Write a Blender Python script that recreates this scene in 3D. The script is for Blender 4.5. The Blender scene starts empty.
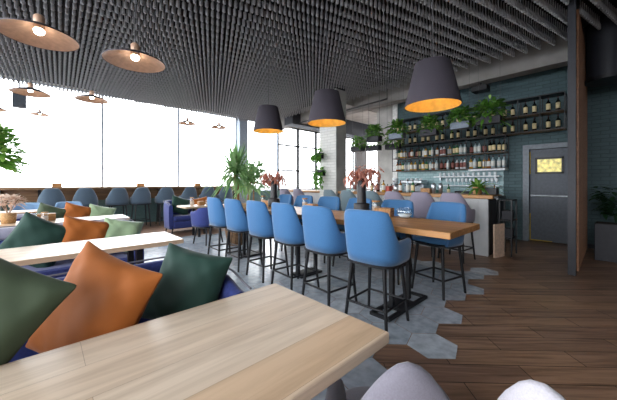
import bpy, bmesh, math, random
from mathutils import Vector, Matrix, Euler
C = bpy.context.scene.collection
sc = bpy.context.scene
R = random.Random(7)
PI = math.pi
# ---------------------------------------------------------------- camera
cd = bpy.data.cameras.new('camera'); cam = bpy.data.objects.new('camera', cd); C.objects.link(cam)
cam.location = (0, 0, 1.3); cam.rotation_euler = (PI/2, 0, -math.atan2(.683, .730))
cd.sensor_width = 36; cd.lens = 282/617*36; cd.shift_y = -(200-183)/617; cd.clip_start = .05; cd.clip_end = 300
sc.camera = cam
# ---------------------------------------------------------------- light
w = bpy.data.worlds.new('sky'); sc.world = w; w.use_nodes = True
bg = w.node_tree.nodes['Background']; bg.inputs[0].default_value = (.93, .96, 1, 1); bg.inputs[1].default_value = 4.0
sc.view_settings.view_transform = 'Standard'; sc.view_settings.look = 'None'; sc.view_settings.gamma = 1
sc.view_settings.use_curve_mapping = False; sc.view_settings.exposure = 1.25
sc.cycles.max_bounces = 8; sc.cycles.diffuse_bounces = 5; sc.cycles.transparent_max_bounces = 16
sc.cycles.use_denoising = True; sc.cycles.sample_clamp_indirect = 6
XL, YB, YW, XE, XW = -3.2, -2.6, 10.5, 13.6, 7.95   # left wall, rear wall, window wall, far end, bar wall
ZC = 4.15; ZS = 4.02
def portal(name, loc, rot, sx, sy):
    l = bpy.data.lights.new(name, 'AREA'); l.shape = 'RECTANGLE'; l.size = sx; l.size_y = sy
    l.cycles.is_portal = True
    o = bpy.data.objects.new(name, l); C.objects.link(o); o.location = loc; o.rotation_euler = rot
portal('daylight_window_wall', ((XL+XE)/2, YW+.12, 2.6), (-PI/2, 0, 0), XE-XL, 2.9)
portal('daylight_side_wall', (XL-.12, 4, 2.4), (0, -PI/2, 0), 3.0, 13)
portal('daylight_far_end', (XE+.12, 7.7, 2.4), (0, PI/2, 0), 3.0, 5.6)

# ---------------------------------------------------------------- materials
def nm(name):
    m = bpy.data.materials.new(name); m.use_nodes = True
    return m, m.node_tree, m.node_tree.nodes['Principled BSDF']
def rgb(h):
    h = h.lstrip('#'); v = [int(h[i:i+2], 16)/255 for i in (0, 2, 4)]
    return tuple((c/12.92 if c <= .04045 else ((c+.055)/1.055)**2.4) for c in v) + (1,)
def mat(name, col, rough=.6, metal=0, nscale=20, namt=.15, bump=0, sheen=0, stretch=None, emit=0, spec=.5):
    m, t, b = nm(name); c = rgb(col) if isinstance(col, str) else col
    b.inputs['Roughness'].default_value = rough; b.inputs['Metallic'].default_value = metal
    b.inputs['Specular IOR Level'].default_value = spec
    if sheen: b.inputs['Sheen Weight'].default_value = sheen; b.inputs['Sheen Roughness'].default_value = .4
    tc = t.nodes.new('ShaderNodeTexCoord'); mp = t.nodes.new('ShaderNodeMapping'); n = t.nodes.new('ShaderNodeTexNoise')
    if stretch: mp.inputs['Scale'].default_value = stretch
    n.inputs['Scale'].default_value = nscale; n.inputs['Detail'].default_value = 3
    t.links.new(tc.outputs['Object'], mp.inputs[0]); t.links.new(mp.outputs[0], n.inputs['Vector'])
    r = t.nodes.new('ShaderNodeValToRGB'); r.color_ramp.elements[0].position = .3; r.color_ramp.elements[1].position = .7
    r.color_ramp.elements[0].color = tuple(x*(1-namt) for x in c[:3]) + (1,)
    r.color_ramp.elements[1].color = tuple(min(1, x*(1+namt)) for x in c[:3]) + (1,)
    t.links.new(n.outputs['Fac'], r.inputs[0]); t.links.new(r.outputs[0], b.inputs['Base Color'])
    if bump:
        bp = t.nodes.new('ShaderNodeBump'); bp.inputs['Strength'].default_value = bump; bp.inputs['Distance'].default_value = .01
        t.links.new(n.outputs['Fac'], bp.inputs['Height']); t.links.new(bp.outputs[0], b.inputs['Normal'])
    if emit:
        t.links.new(r.outputs[0], b.inputs['Emission Color']); b.inputs['Emission Strength'].default_value = emit
    return m
def wood(name, c1, c2, rough=.4, rot=0, bw=1.1, rh=.12, gs=1.0, mortar=.0015, mcol=None, dark=.55):
    m, t, b = nm(name); L = t.links.new; N = t.nodes.new
    b.inputs['Roughness'].default_value = rough
    tc = N('ShaderNodeTexCoord'); mp = N('ShaderNodeMapping'); mp.inputs['Rotation'].default_value = (0, 0, rot)
    L(tc.outputs['Object'], mp.inputs[0])
    br = N('ShaderNodeTexBrick'); br.inputs['Scale'].default_value = 1; br.inputs['Brick Width'].default_value = bw
    br.inputs['Row Height'].default_value = rh; br.inputs['Mortar Size'].default_value = mortar; br.inputs['Mortar Smooth'].default_value = .2
    br.inputs['Color1'].default_value = rgb(c1); br.inputs['Color2'].default_value = rgb(c2)
    br.inputs['Mortar'].default_value = rgb(mcol) if mcol else tuple(x*.5 for x in rgb(c2)[:3]) + (1,)
    L(mp.outputs[0], br.inputs['Vector'])
    m2 = N('ShaderNodeMapping'); m2.inputs['Scale'].default_value = (1.6*gs, 22*gs, 22*gs); L(mp.outputs[0], m2.inputs[0])
    n = N('ShaderNodeTexNoise'); n.inputs['Scale'].default_value = 1; n.inputs['Detail'].default_value = 5; n.inputs['Roughness'].default_value = .62; n.inputs['Distortion'].default_value = .6
    L(m2.outputs[0], n.inputs['Vector'])
    r = N('ShaderNodeValToRGB'); r.color_ramp.elements[0].position = .32; r.color_ramp.elements[0].color = (dark, dark*.94, dark*.88, 1)
    r.color_ramp.elements[1].position = .6; r.color_ramp.elements[1].color = (1.08, 1.06, 1.04, 1)
    L(n.outputs['Fac'], r.inputs[0])
    mx = N('ShaderNodeMix'); mx.data_type = 'RGBA'; mx.blend_type = 'MULTIPLY'; mx.inputs[0].default_value = 1
    L(br.outputs['Color'], mx.inputs[6]); L(r.outputs[0], mx.inputs[7]); L(mx.outputs[2], b.inputs['Base Color'])
    bp = N('ShaderNodeBump'); bp.inputs['Strength'].default_value = .15; bp.inputs['Distance'].default_value = .004
    L(n.outputs['Fac'], bp.inputs['Height']); L(bp.outputs[0], b.inputs['Normal'])
    return m
def brick(name, c1, c2, mc, axis, bw=.25, rh=.075, rough=.6, bump=.6):
    m, t, b = nm(name); L = t.links.new; N = t.nodes.new
    b.inputs['Roughness'].default_value = rough
    tc = N('ShaderNodeTexCoord'); sp = N('ShaderNodeSeparateXYZ'); cb = N('ShaderNodeCombineXYZ'); L(tc.outputs['Object'], sp.inputs[0])
    if axis == 'b':
        ad = N('ShaderNodeMath'); ad.operation = 'ADD'; L(sp.outputs[0], ad.inputs[0]); L(sp.outputs[1], ad.inputs[1]); L(ad.outputs[0], cb.inputs[0])
    else: L(sp.outputs[axis], cb.inputs[0])
    L(sp.outputs[2], cb.inputs[1])
    br = N('ShaderNodeTexBrick'); br.inputs['Scale'].default_value = 1; br.inputs['Brick Width'].default_value = bw; br.inputs['Row Height'].default_value = rh
    br.inputs['Mortar Size'].default_value = .008; br.inputs['Mortar Smooth'].default_value = .5
    br.inputs['Color1'].default_value = rgb(c1); br.inputs['Color2'].default_value = rgb(c2); br.inputs['Mortar'].default_value = rgb(mc)
    L(cb.outputs[0], br.inputs['Vector'])
    n = N('ShaderNodeTexNoise'); n.inputs['Scale'].default_value = 9; n.inputs['Detail'].default_value = 4; L(tc.outputs['Object'], n.inputs['Vector'])
    mx = N('ShaderNodeMix'); mx.data_type = 'RGBA'; mx.blend_type = 'OVERLAY'; mx.inputs[0].default_value = .35
    L(br.outputs['Color'], mx.inputs[6]); L(n.outputs['Color'], mx.inputs[7]); L(br.outputs['Color'], b.inputs['Base Color'])
    iv = N('ShaderNodeMath'); iv.operation = 'MULTIPLY_ADD'; iv.inputs[1].default_value = -1; L(br.outputs['Fac'], iv.inputs[0]); L(n.outputs['Fac'], iv.inputs[2])
    bp = N('ShaderNodeBump'); bp.inputs['Strength'].default_value = bump; bp.inputs['Distance'].default_value = .012
    L(iv.outputs[0], bp.inputs['Height']); L(bp.outputs[0], b.inputs['Normal'])
    return m
def glassy(name, tint=(1, 1, 1, 1), gl=.06, rough=.02):
    m = bpy.data.materials.new(name); m.use_nodes = True; t = m.node_tree; t.nodes.remove(t.nodes['Principled BSDF'])
    o = t.nodes['Material Output']; tr = t.nodes.new('ShaderNodeBsdfTransparent'); g = t.nodes.new('ShaderNodeBsdfGlossy'); x = t.nodes.new('ShaderNodeMixShader')
    tr.inputs[0].default_value = tint; g.inputs['Roughness'].default_value = rough; x.inputs[0].default_value = gl
    t.links.new(tr.outputs[0], x.inputs[1]); t.links.new(g.outputs[0], x.inputs[2]); t.links.new(x.outputs[0], o.inputs[0])
    return m
def leafmat(name, cols, rough):
    m = islandmat(name, cols, rough); t = m.node_tree; b = t.nodes['Principled BSDF']; o = t.nodes['Material Output']
    tr = t.nodes.new('ShaderNodeBsdfTranslucent'); x = t.nodes.new('ShaderNodeMixShader'); x.inputs[0].default_value = .45
    t.links.new(b.inputs['Base Color'].links[0].from_socket, tr.inputs[0]); t.links.new(b.outputs[0], x.inputs[1]); t.links.new(tr.outputs[0], x.inputs[2]); t.links.new(x.outputs[0], o.inputs[0]); return m
def islandmat(name, cols, rough, bump=0):
    m, t, b = nm(name); L = t.links.new; N = t.nodes.new; b.inputs['Roughness'].default_value = rough
    g = N('ShaderNodeNewGeometry'); r = N('ShaderNodeValToRGB'); r.color_ramp.interpolation = 'LINEAR'
    while len(r.color_ramp.elements) < len(cols): r.color_ramp.elements.new(.5)
    for i, c in enumerate(cols):
        r.color_ramp.elements[i].position = i/(len(cols)-1); r.color_ramp.elements[i].color = rgb(c)
    L(g.outputs['Random Per Island'], r.inputs[0])
    tc = N('ShaderNodeTexCoord'); n = N('ShaderNodeTexNoise'); n.inputs['Scale'].default_value = 12; n.inputs['Detail'].default_value = 6; L(tc.outputs['Object'], n.inputs['Vector'])
    r2 = N('ShaderNodeValToRGB'); r2.color_ramp.elements[0].position = .3; r2.color_ramp.elements[0].color = (.72, .73, .75, 1); r2.color_ramp.elements[1].position = .65; r2.color_ramp.elements[1].color = (1.05, 1.05, 1.05, 1)
    L(n.outputs['Fac'], r2.inputs[0])
    mx = N('ShaderNodeMix'); mx.data_type = 'RGBA'; mx.blend_type = 'MULTIPLY'; mx.inputs[0].default_value = 1
    L(r.outputs[0], mx.inputs[6]); L(r2.outputs[0], mx.inputs[7]); L(mx.outputs[2], b.inputs['Base Color'])
    return m
M = dict(
    floor=wood('plank_floor', '#8d7060', '#a5836a', .38, PI/4, .95, .187, .8, .003, '#1d1612', .5),
    hexa=islandmat('hexagon_tile', ['#a8b4c0', '#c2ccd6', '#b4bec9', '#d2dae2'], .22),
    oak=wood('pale_oak', '#dccdbb', '#cdb193', .28, 0, 5.2, .17, .8, .0006, None, .82),
    oaky=wood('warm_oak', '#c2925f', '#a97a4b', .4, PI/2, 1.6, .1, 1, .0012, None, .62),
    walnut=wood('counter_wood', '#c9a27a', '#b58d66', .5, 0, 1.4, .1, 1, .001, None, .6),
    slat=wood('brown_slat', '#9a6a48', '#85593b', .5, PI/2, 1.4, .03, 1, .001, None, .6),
    pin=mat('ceiling_foam', '#a2a2a4', .9, 0, 30, .12),
    slab=mat('dark_ceiling', '#101012', .95),
    concrete=mat('concrete', '#b4b2ae', .85, 0, 3, .18, .1),
    mconcrete=mat('mid_concrete', '#8e8a87', .85, 0, 3, .15, .1),
    splash=brick('pale_teal_tiles', '#8fb0b4', '#9dbcc0', '#7a9a9e', 1, .15, .075, .3, .2),
    dconcrete=mat('dark_concrete', '#5c5856', .85, 0, 3, .12, .1),
    teal=brick('teal_brick', '#3b5358', '#435d62', '#33494e', 1),
    tealx=brick('teal_brick_side', '#2f464d', '#354e55', '#2a3f46', 0),
    wbrick=brick('white_brick', '#e4e2dd', '#d9d7d2', '#c9c7c2', 'b'),
    wallteal=mat('teal_wall', '#5e7b7a', .8), white=mat('white_wall', '#e2e2e0', .8), bluegrey=mat('bluegrey_column', '#9aa6b4', .7),
    blackm=mat('black_metal', '#15161a', .45, .0, 40, .1), darkpanel=mat('dark_panel', '#23252d', .55), iron=mat('dark_frame', '#26282c', .5),
    blue=mat('blue_fabric', '#396a99', .85, 0, 260, .14, .15, .35), slate=mat('slate_fabric', '#4c5d6d', .85, 0, 200, .12, .1, .3),
    lav=mat('lavender_fabric', '#8e8798', .85, 0, 200, .1, .1, .3), gteal=mat('greyteal_fabric', '#6f8189', .85, 0, 200, .1, .1, .3),
    lblue=mat('light_blue_fabric', '#7d9fc4', .85, 0, 200, .1, .1, .3), navy=mat('navy_velvet', '#2d3a7a', .8, 0, 60, .2, .05, .3),
    lavback=mat('pale_lavender', '#9796a8', .85, 0, 200, .1, .1, .3), palech=mat('pale_chair_grey', '#b5b2ba', .9, 0, 220, .08, .1, .3), greych=mat('dark_chair_grey', '#77747f', .9, 0, 220, .08, .1, .3),
    rim_strip=mat('grey_rim', '#74737c', .8),
    orange=mat('orange_velvet', '#9c5515', .8, 0, 9, .05, .3, .12), dgreen=mat('dark_green_velvet', '#173a31', .8, 0, 9, .06, .3, .12),
    olive=mat('olive_velvet', '#414f39', .8, 0, 9, .06, .3, .12), sage=mat('sage_velvet', '#93aa86', .8, 0, 9, .05, .3, .4),
    copper=mat('copper_inside', '#c9a58c', .42, .2, 30, .12), copperdark=mat('dark_bronze', '#4e4a50', .45, .5),
    shade=mat('charcoal_shade', '#413c45', .85, 0, 80, .06), gold=mat('gold_lining', '#f3c766', .45, .3),
    bulb=mat('lit_bulb', '#fff1dc', .4, 0, 5, 0, emit=22), bulbdim=mat('opal_bulb', '#fff4e2', .4, 0, 5, 0, emit=9),
    wire=mat('lamp_wire', '#5a5a5e', .6), steel=mat('steel', '#b9bdc2', .3, .85), chrome=mat('dull_chrome', '#8f959c', .3, .8),
    leaf=leafmat('green_leaf', ['#4a7d2c', '#74ad45', '#5f9a3a', '#a5cc66'], .5), leafd=leafmat('dark_leaf', ['#1c3a1f', '#2b5230', '#24482a'], .45),
    palm=leafmat('palm_leaf', ['#6d9a60', '#9cc381', '#7dab6b', '#bcd6a0'], .5), dry=leafmat('dried_pink', ['#c98572', '#dba391', '#b97260'], .8),
    drycream=leafmat('dried_cream', ['#dcbfa9', '#f0e2d4', '#cfa78e'], .8),
    trunk=mat('trunk', '#8d6a4c', .9, 0, 30, .3, .4), soil=mat('soil', '#2a211b', 1), barrel=wood('barrel_wood', '#8b6c4e', '#74583e', .7, PI/2, .6, .06, 1, .004, '#3a2c20', .6),
    potb=mat('black_pot', '#2a2a31', .6), potg=mat('galvanised_pot', '#6a737f', .45, .4), terracotta=mat('wicker_pot', '#a98458', .8, 0, 60, .3),
    vase=mat('black_vase', '#1c1c20', .5, 0, 40, .3, .3), wbox=wood('box_wood', '#b98a58', '#a97b4c', .55, 0, .5, .04, 2, .001),
    jar=glassy('clear_glass', (.94, .97, .98, 1), .1, .03), pane=glassy('window_glass', (1, 1, 1, 1), .03), mist=mat('white_glass', '#dfe6ea', .25, 0, 20, .05),
    door=mat('grey_steel_door', '#4b5058', .5, .2), doorf=mat('door_frame', '#6f757c', .5, .2), yellow=mat('yellow_tape', '#b89a22', .6),
    litpane=mat('lit_door_pane', '#cfc06a', .3, 0, 14, .5, emit=.3), corr=mat('pale_bar_front', '#c6c8ca', .6, 0, 6, .06),
    card=mat('cardboard', '#e0c2aa', .8), led=mat('white_shelf', '#e8eaec', .5), speaker=mat('speaker_grey', '#4a5059', .7),
    snow=mat('pale_ground', '#8d8f92', .9), bark=mat('glare_faded_bark', '#b9b6b4', .9),  # bark colour paled to put the window glare into the trees
    cream=mat('cream_label', '#e0cfa0', .7), wlabel=mat('white_label', '#dcdcd6', .7), rlabel=mat('red_label', '#86524a', .6), gcap=mat('bottle_cap', '#3a2226', .5),
    gdark=mat('dark_bottle', '#141714', .15), gamber=mat('amber_bottle', '#9a5a1e', .15), gclear=mat('clear_bottle', '#a9bcc2', .12), ggreen=mat('green_bottle', '#2f6a45', .15),
    gbrown=mat('brown_bottle', '#3a2016', .15), ggold=mat('gold_bottle', '#c39a3a', .2), tealbox=mat('teal_box', '#6fb0a2', .6), redthing=mat('red_plastic', '#b04a3a', .5), bluething=mat('blue_plastic', '#3c5fa8', .5),
)
# ---------------------------------------------------------------- mesh helpers
class MB:
    def __init__(s): s.v = []; s.f = []; s.sm = []
    def add(s, vs, fs, smooth=False):
        b = len(s.v); s.v += [tuple(v) for v in vs]; s.f += [tuple(i+b for i in f) for f in fs]; s.sm += [smooth]*len(fs); return s
    def box(s, x0, y0, z0, x1, y1, z1, mx=None):
        vs = [Vector((x, y, z)) for z in (z0, z1) for y in (y0, y1) for x in (x0, x1)]
        if mx is not None: vs = [mx @ v for v in vs]
        return s.add(vs, [(0, 2, 3, 1), (4, 5, 7, 6), (0, 1, 5, 4), (2, 6, 7, 3), (0, 4, 6, 2), (1, 3, 7, 5)])
    def cyl(s, a, b, r0, r1=None, n=10, caps=True, smooth=True):
        a = Vector(a); b = Vector(b); r1 = r0 if r1 is None else r1; d = (b-a).normalized()
        u = d.orthogonal().normalized(); w_ = d.cross(u)
        vs = [a+(u*math.cos(2*PI*i/n)+w_*math.sin(2*PI*i/n))*r0 for i in range(n)] + [b+(u*math.cos(2*PI*i/n)+w_*math.sin(2*PI*i/n))*r1 for i in range(n)]
        s.add(vs, [(i, (i+1) % n, n+(i+1) % n, n+i) for i in range(n)], smooth)
        if caps: s.add(vs[:n], [tuple(range(n))[::-1]]); s.add(vs[n:], [tuple(range(n))])
        return s
    def tube(s, pts, r, n=6):
        rr = r if isinstance(r, (list, tuple)) else [r]*len(pts)
        for i in range(len(pts)-1): s.cyl(pts[i], pts[i+1], rr[i], rr[i+1], n, caps=True)
        return s
    def lathe(s, prof, c=(0, 0, 0), n=20, smooth=True):
        vs = []; fs = []
        for r, z in prof:
            for i in range(n): vs.append((c[0]+r*math.cos(2*PI*i/n), c[1]+r*math.sin(2*PI*i/n), c[2]+z))
        for j in range(len(prof)-1):
            for i in range(n): fs.append((j*n+i, j*n+(i+1) % n, (j+1)*n+(i+1) % n, (j+1)*n+i))
        return s.add(vs, fs, smooth)
    def grid(s, P, closed_v=False, smooth=True):
        nu = len(P); nv = len(P[0]); vs = [p for row in P for p in row]; fs = []
        for i in range(nu-1):
            for j in range(nv if closed_v else nv-1): fs.append((i*nv+j, (i+1)*nv+j, (i+1)*nv+(j+1) % nv, i*nv+(j+1) % nv))
        return s.add(vs, fs, smooth)
    def build(s, name, m, parent=None, bevel=0, weld=False):
        me = bpy.data.meshes.new(name); me.from_pydata(s.v, [], s.f); me.materials.append(m)
        if weld or bevel:
            bm = bmesh.new(); bm.from_mesh(me); bmesh.ops.remove_doubles(bm, verts=bm.verts, dist=1e-5); bmesh.ops.recalc_face_normals(bm, faces=bm.faces)
            bm.to_mesh(me); bm.free()
        else: me.polygons.foreach_set('use_smooth', s.sm)
        me.update()
        o = bpy.data.objects.new(name, me); C.objects.link(o)
        if parent: o.parent = parent
        if bevel:
            b = o.modifiers.new('bevel', 'BEVEL'); b.width = bevel; b.segments = 2; b.limit_method = 'ANGLE'
        return o
def tag(o, label, cat, group=None, kind=None):
    o['label'] = label; o['category'] = cat
    if group: o['group'] = group
    if kind: o['kind'] = kind
    return o
def struct(o): o['kind'] = 'structure'; return o
def thing(name, label, cat, loc=(0, 0, 0), rz=0, group=None):
    o = bpy.data.objects.new(name, None); C.objects.link(o); o.empty_display_size = .1
    o.location = loc; o.rotation_euler = (0, 0, rz); return tag(o, label, cat, group)
kids = {}
def dup(root, loc, rz=None, label=None, group=None, scale=None):
    r = root.copy(); C.objects.link(r); r.location = loc
    if rz is not None: r.rotation_euler = (0, 0, rz)
    if label: r['label'] = label
    if group: r['group'] = group
    if scale: r.scale = (scale,)*3
    if root.name not in kids: kids[root.name] = [(c, list(c.children)) for c in root.children]
    for c, gs in kids[root.name]:
        d = c.copy(); C.objects.link(d); d.parent = r
        for g in gs: e = g.copy(); C.objects.link(e); e.parent = d
    return r
ORD = 'first second third fourth fifth sixth seventh eighth ninth tenth eleventh twelfth thirteenth fourteenth fifteenth sixteenth seventeenth eighteenth nineteenth twentieth'.split() + ['twenty-first', 'twenty-second', 'twenty-third', 'twenty-fourth', 'twenty-fifth', 'twenty-sixth', 'twenty-seventh', 'twenty-eighth', 'twenty-ninth', 'thirtieth', 'thirty-first', 'thirty-second', 'thirty-third', 'thirty-fourth', 'thirty-fifth', 'thirty-sixth', 'thirty-seventh', 'thirty-eighth', 'thirty-ninth', 'fortieth']

# ================================================================ SETTING
struct(MB().box(XL-.2, YB-.2, -.2, XE+.2, YW+.2, 0).build('floor', M['floor']))
hx = MB(); S = .203
fw = Vector((.7071, .7071)); rt = Vector((.7071, -.7071))
for i in range(-36, 37):
    for j in range(0, 40):
        u = i*S*1.5; v = j*S*math.sqrt(3) + (S*math.sqrt(3)/2 if i % 2 else 0)
        c = rt*u + fw*v
        lo = 1.06 + .14*math.sin(i*2.3+j*1.7)
        if not (c.y > lo and c.y < 7.0 and c.x > .95+.0*c.y and c.x < 4.55+.2*math.sin(i*1.9+j*3.1)): continue
        g = S-.003
        vs = []
        for k in range(6):
            a = k*PI/3; p = c + rt*(g*math.cos(a)) + fw*(g*math.sin(a)); vs.append((p.x, p.y, .004))
        hx.add(vs, [(0, 1, 2, 3, 4, 5)][::-1])
hexo = struct(hx.build('floor_tiles', M['hexa']))
for p in hexo.data.polygons: pass
bm = bmesh.new(); bm.from_mesh(hexo.data); bmesh.ops.recalc_face_normals(bm, faces=bm.faces)
for f in bm.faces:
    if f.normal.z < 0: f.normal_flip()
bm.to_mesh(hexo.data); bm.free()
# ceiling and its hanging foam pins
struct(MB().box(XL-.2, YB-.2, ZC+.05, XE+.2, YW+.2, ZC+.25).build('ceiling', M['concrete']))
struct(MB().box(XL, YB, ZS, 6.85, YW-.1, ZC+.05).build('ceiling_panel', M['slab']))
pm = MB(); th = math.radians(-13); ru = Vector((math.cos(th), math.sin(th))); rv = Vector((-math.sin(th), math.cos(th)))
NS = 7; cs = [(math.cos(2*PI*k/NS), math.sin(2*PI*k/NS)) for k in range(NS)]
for j in range(-40, 90):
    for i in range(-70, 150):
        p = ru*(i*.08 + (.04 if j % 2 else 0)) + rv*(j*.2)
        if not (XL+.1 < p.x < 6.8 and YB+.1 < p.y < YW-.3): continue
        if (p-Vector((6.95, .02))).length < .33 or (.30 < p.y < .44 and p.x > 5.38): continue
        # skip what no camera near the photo's could see: behind it
        if p.x*.683+p.y*.73 < -1.2: continue
        ring = [(.007, ZS), (.009, 3.915), (.021, 3.875), (.0235, 3.815), (.018, 3.8)]  # upper rods made thin to shape in the dark shade between tips
        vs = [(p.x+r*c_, p.y+r*s_, z) for r, z in ring for c_, s_ in cs]
        fs = [(a*NS+k, (a+1)*NS+k, (a+1)*NS+(k+1) % NS, a*NS+(k+1) % NS) for a in range(4) for k in range(NS)] + [tuple(4*NS+k for k in range(NS))]
        pm.add(vs, fs, False)
pm.sm = [len(f) == 4 for f in pm.f]
po = pm.build('ceiling_pins', M['pin']); struct(po)
# bar wall, with the door opening at y .62-1.42
DY0, DY1, DZ = .50, 1.28, 2.09
wb = MB(); wb.box(XW, YB, 0, XW+.2, DY0, ZC).box(XW, DY1, 0, XW+.2, 4.5, ZC).box(XW, DY0, DZ, XW+.2, DY1, ZC)
struct(wb.build('wall_back', M['teal']))
struct(MB().box(XW-.02, 4.5, 0, XW+.2, 5.2, ZC).build('wall_bar_end', M['concrete']))
struct(MB().box(XW-.03, 4.47, 0, XW+.0, 4.62, ZC).build('trim_1', M['white']))
struct(MB().box(XW+.2, 4.9, 0, XE, 5.1, ZC+.05).build('wall_kitchen', M['concrete']))
struct(MB().box(XL-.2, YB-.2, 0, XW+.2, YB, ZC+.05).build('wall_rear', M['dconcrete']))
struct(MB().box(XW-.012, YB, 0, XW, DY0-.1, .08).build('baseboard_back', M['darkpanel']))
# window wall
struct(MB().box(XL, YW-.02, 0, XE, YW+.15, .95).build('wall_window', M['wallteal']))
struct(MB().box(XL, YW, 4.0, XE, YW+.2, ZC+.1).build('wall_window_head', M['white']))
def window(n, x0, x1, m, t=.05, y=YW, z0=.95, z1=4.0, transom=None):
    f = MB(); f.box(x0, y+.02, z0, x1, y+.1, z0+t).box(x0, y+.02, z1-t, x1, y+.1, z1).box(x0, y+.02, z0, x0+t, y+.1, z1).box(x1-t, y+.02, z0, x1, y+.1, z1)
    for z in transom or []: f.box(x0, y+.02, z-t/2, x1, y+.1, z+t/2)
    o = struct(f.build('window_%d' % n, m)); MB().box(x0+t, y+.055, z0+t, x1-t, y+.06, z1-t).build('pane', M['pane'], o)
xs = [-3.2, -.95, 1.28, 3.5, 5.78]
for k in range(4): window(k+1, xs[k], xs[k+1], M['bluegrey'], .025)
window(5, 6.15, 7.9, M['bluegrey'], .03)
window(6, 7.9, 9.15, M['iron'], .07, transom=[1.9, 3.1]); window(7, 9.15, 10.4, M['iron'], .07, transom=[1.9, 3.1]); window(8, 10.4, 12.6, M['iron'], .07)
window(9, 12.6, XE, M['iron'], .07)
struct(MB().box(5.78, YW-.25, 0, 6.15, YW+.15, ZC).build('column_window', M['bluegrey']))
struct(MB().box(-1.35, YW-.3, 0, -.80, YW+.15, ZC).build('column_left', M['white']))
struct(MB().box(12.3, 9.0, 0, 12.75, 9.4, ZC).build('column_far', M['dconcrete']))
# side window wall and far end
def sidewin(n, x, y0, y1, m, t=.06):
    f = MB(); z0, z1 = .9, 4.0
    f.box(x, y0, z0, x+.08, y1, z0+t).box(x, y0, z1-t, x+.08, y1, z1).box(x, y0, z0, x+.08, y0+t, z1).box(x, y1-t, z0, x+.08, y1, z1)
    o = struct(f.build('window_%d' % n, m)); MB().box(x+.035, y0+t, z0+t, x+.04, y1-t, z1-t).build('pane', M['pane'], o)
struct(MB().box(XL-.2, YB, 0, XL, YW, .9).build('wall_left', M['wallteal'])); struct(MB().box(XL-.2, YB, 4.0, XL, YW, ZC+.05).build('wall_left_head', M['white']))
for k in range(5): sidewin(10+k, XL-.1, YB+k*2.62, YB+(k+1)*2.62, M['bluegrey'])
struct(MB().box(XE, 5.1, 0, XE+.2, YW, .9).build('wall_far', M['white'])); struct(MB().box(XE, 5.1, 4.0, XE+.2, YW, ZC+.05).build('wall_far_head', M['white']))
for k in range(2): sidewin(15+k, XE, 5.1+k*2.7, 7.8+k*2.7, M['iron'])
# brick column by the bar, beams, duct, slatted partition
struct(MB().box(5.62, 4.95, 0, 6.02, 5.55, 3.8).build('column_brick', M['wbrick']))
struct(MB().box(5.64, 4.95, 3.8, 6.0, 5.53, ZS).build('column_head', M['darkpanel']))
struct(MB().box(5.625, 4.935, 0, 6.03, 4.952, 3.8).build('column_facing', M['concrete']))
struct(MB().box(7.25, YB, 3.62, 7.55, YW, ZC+.05).build('beam_bar', M['mconcrete']))
struct(MB().box(6.85, 5.6, 3.75, XE, 5.9, ZC+.05).build('beam_cross', M['concrete']))
struct(MB().box(6.85, 8.2, 3.55, XE, 8.7, ZC+.05).build('beam_dark', M['darkpanel']))
pt = struct(MB().box(5.45, .335, 0, XW, .40, ZC).box(5.42, .325, 0, 5.52, .41, ZC).build('partition', M['darkpanel']))
sl = MB()
for k in range(24): sl.box(5.6+k*.096, .305, .03, 5.645+k*.096, .335, 3.8)
sl.build('slats', M['slat'], pt)

# ---------------------------------------------------------------- door
struct(MB().box(XW+.2, DY0-.4, 0, XW+.3, DY1+.4, 2.6).build('door_light_block', M['dconcrete']))  # unseen block added behind the door to stop daylight leaking round it
dr = struct(MB().box(XW+.05, DY0+.05, .02, XW+.1, DY1-.05, DZ-.05).build('door_1', M['door']))
MB().box(XW-.03, DY0-.07, 0, XW+.12, DY0+.04, DZ+.06).box(XW-.03, DY1-.04, 0, XW+.12, DY1+.07, DZ+.06).box(XW-.03, DY0+.04, DZ-.04, XW+.12, DY1-.04, DZ+.06).build('door_frame', M['doorf'], dr)
MB().box(XW+.03, .66, 1.5, XW+.05, .70, 1.86).box(XW+.03, 1.10, 1.5, XW+.05, 1.14, 1.86).box(XW+.03, .66, 1.5, XW+.05, 1.14, 1.54).box(XW+.03, .66, 1.82, XW+.05, 1.14, 1.86).build('vision_frame', M['blackm'], dr)
MB().box(XW+.038, .70, 1.54, XW+.048, 1.10, 1.82).build('vision_pane', M['litpane'], dr)
MB().cyl((XW+.02, DY0+.06, 1.02), (XW+.02, DY1-.06, 1.02), .018).box(XW+.02, DY0+.07, 1.0, XW+.05, DY0+.1, 1.04).box(XW+.02, DY1-.1, 1.0, XW+.05, DY1-.07, 1.04).build('push_bar', M['steel'], dr)
MB().box(XW+.035, DY0+.045, 1.62, XW+.05, DY0+.07, 1.8).build('hinge', M['steel'], dr); MB().box(XW+.035, DY0+.045, .35, XW+.05, DY0+.07, .5).build('hinge', M['steel'], dr)
MB().box(XW+.03, DY1-.06, .03, XW+.05, DY1-.045, .62).box(XW+.03, DY1-.06, 1.5, XW+.05, DY1-.045, 2.0).box(XW+.03, DY0+.35, .022, XW+.05, DY1-.06, .04).build('warning_tape', M['yellow'], dr)

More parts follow.
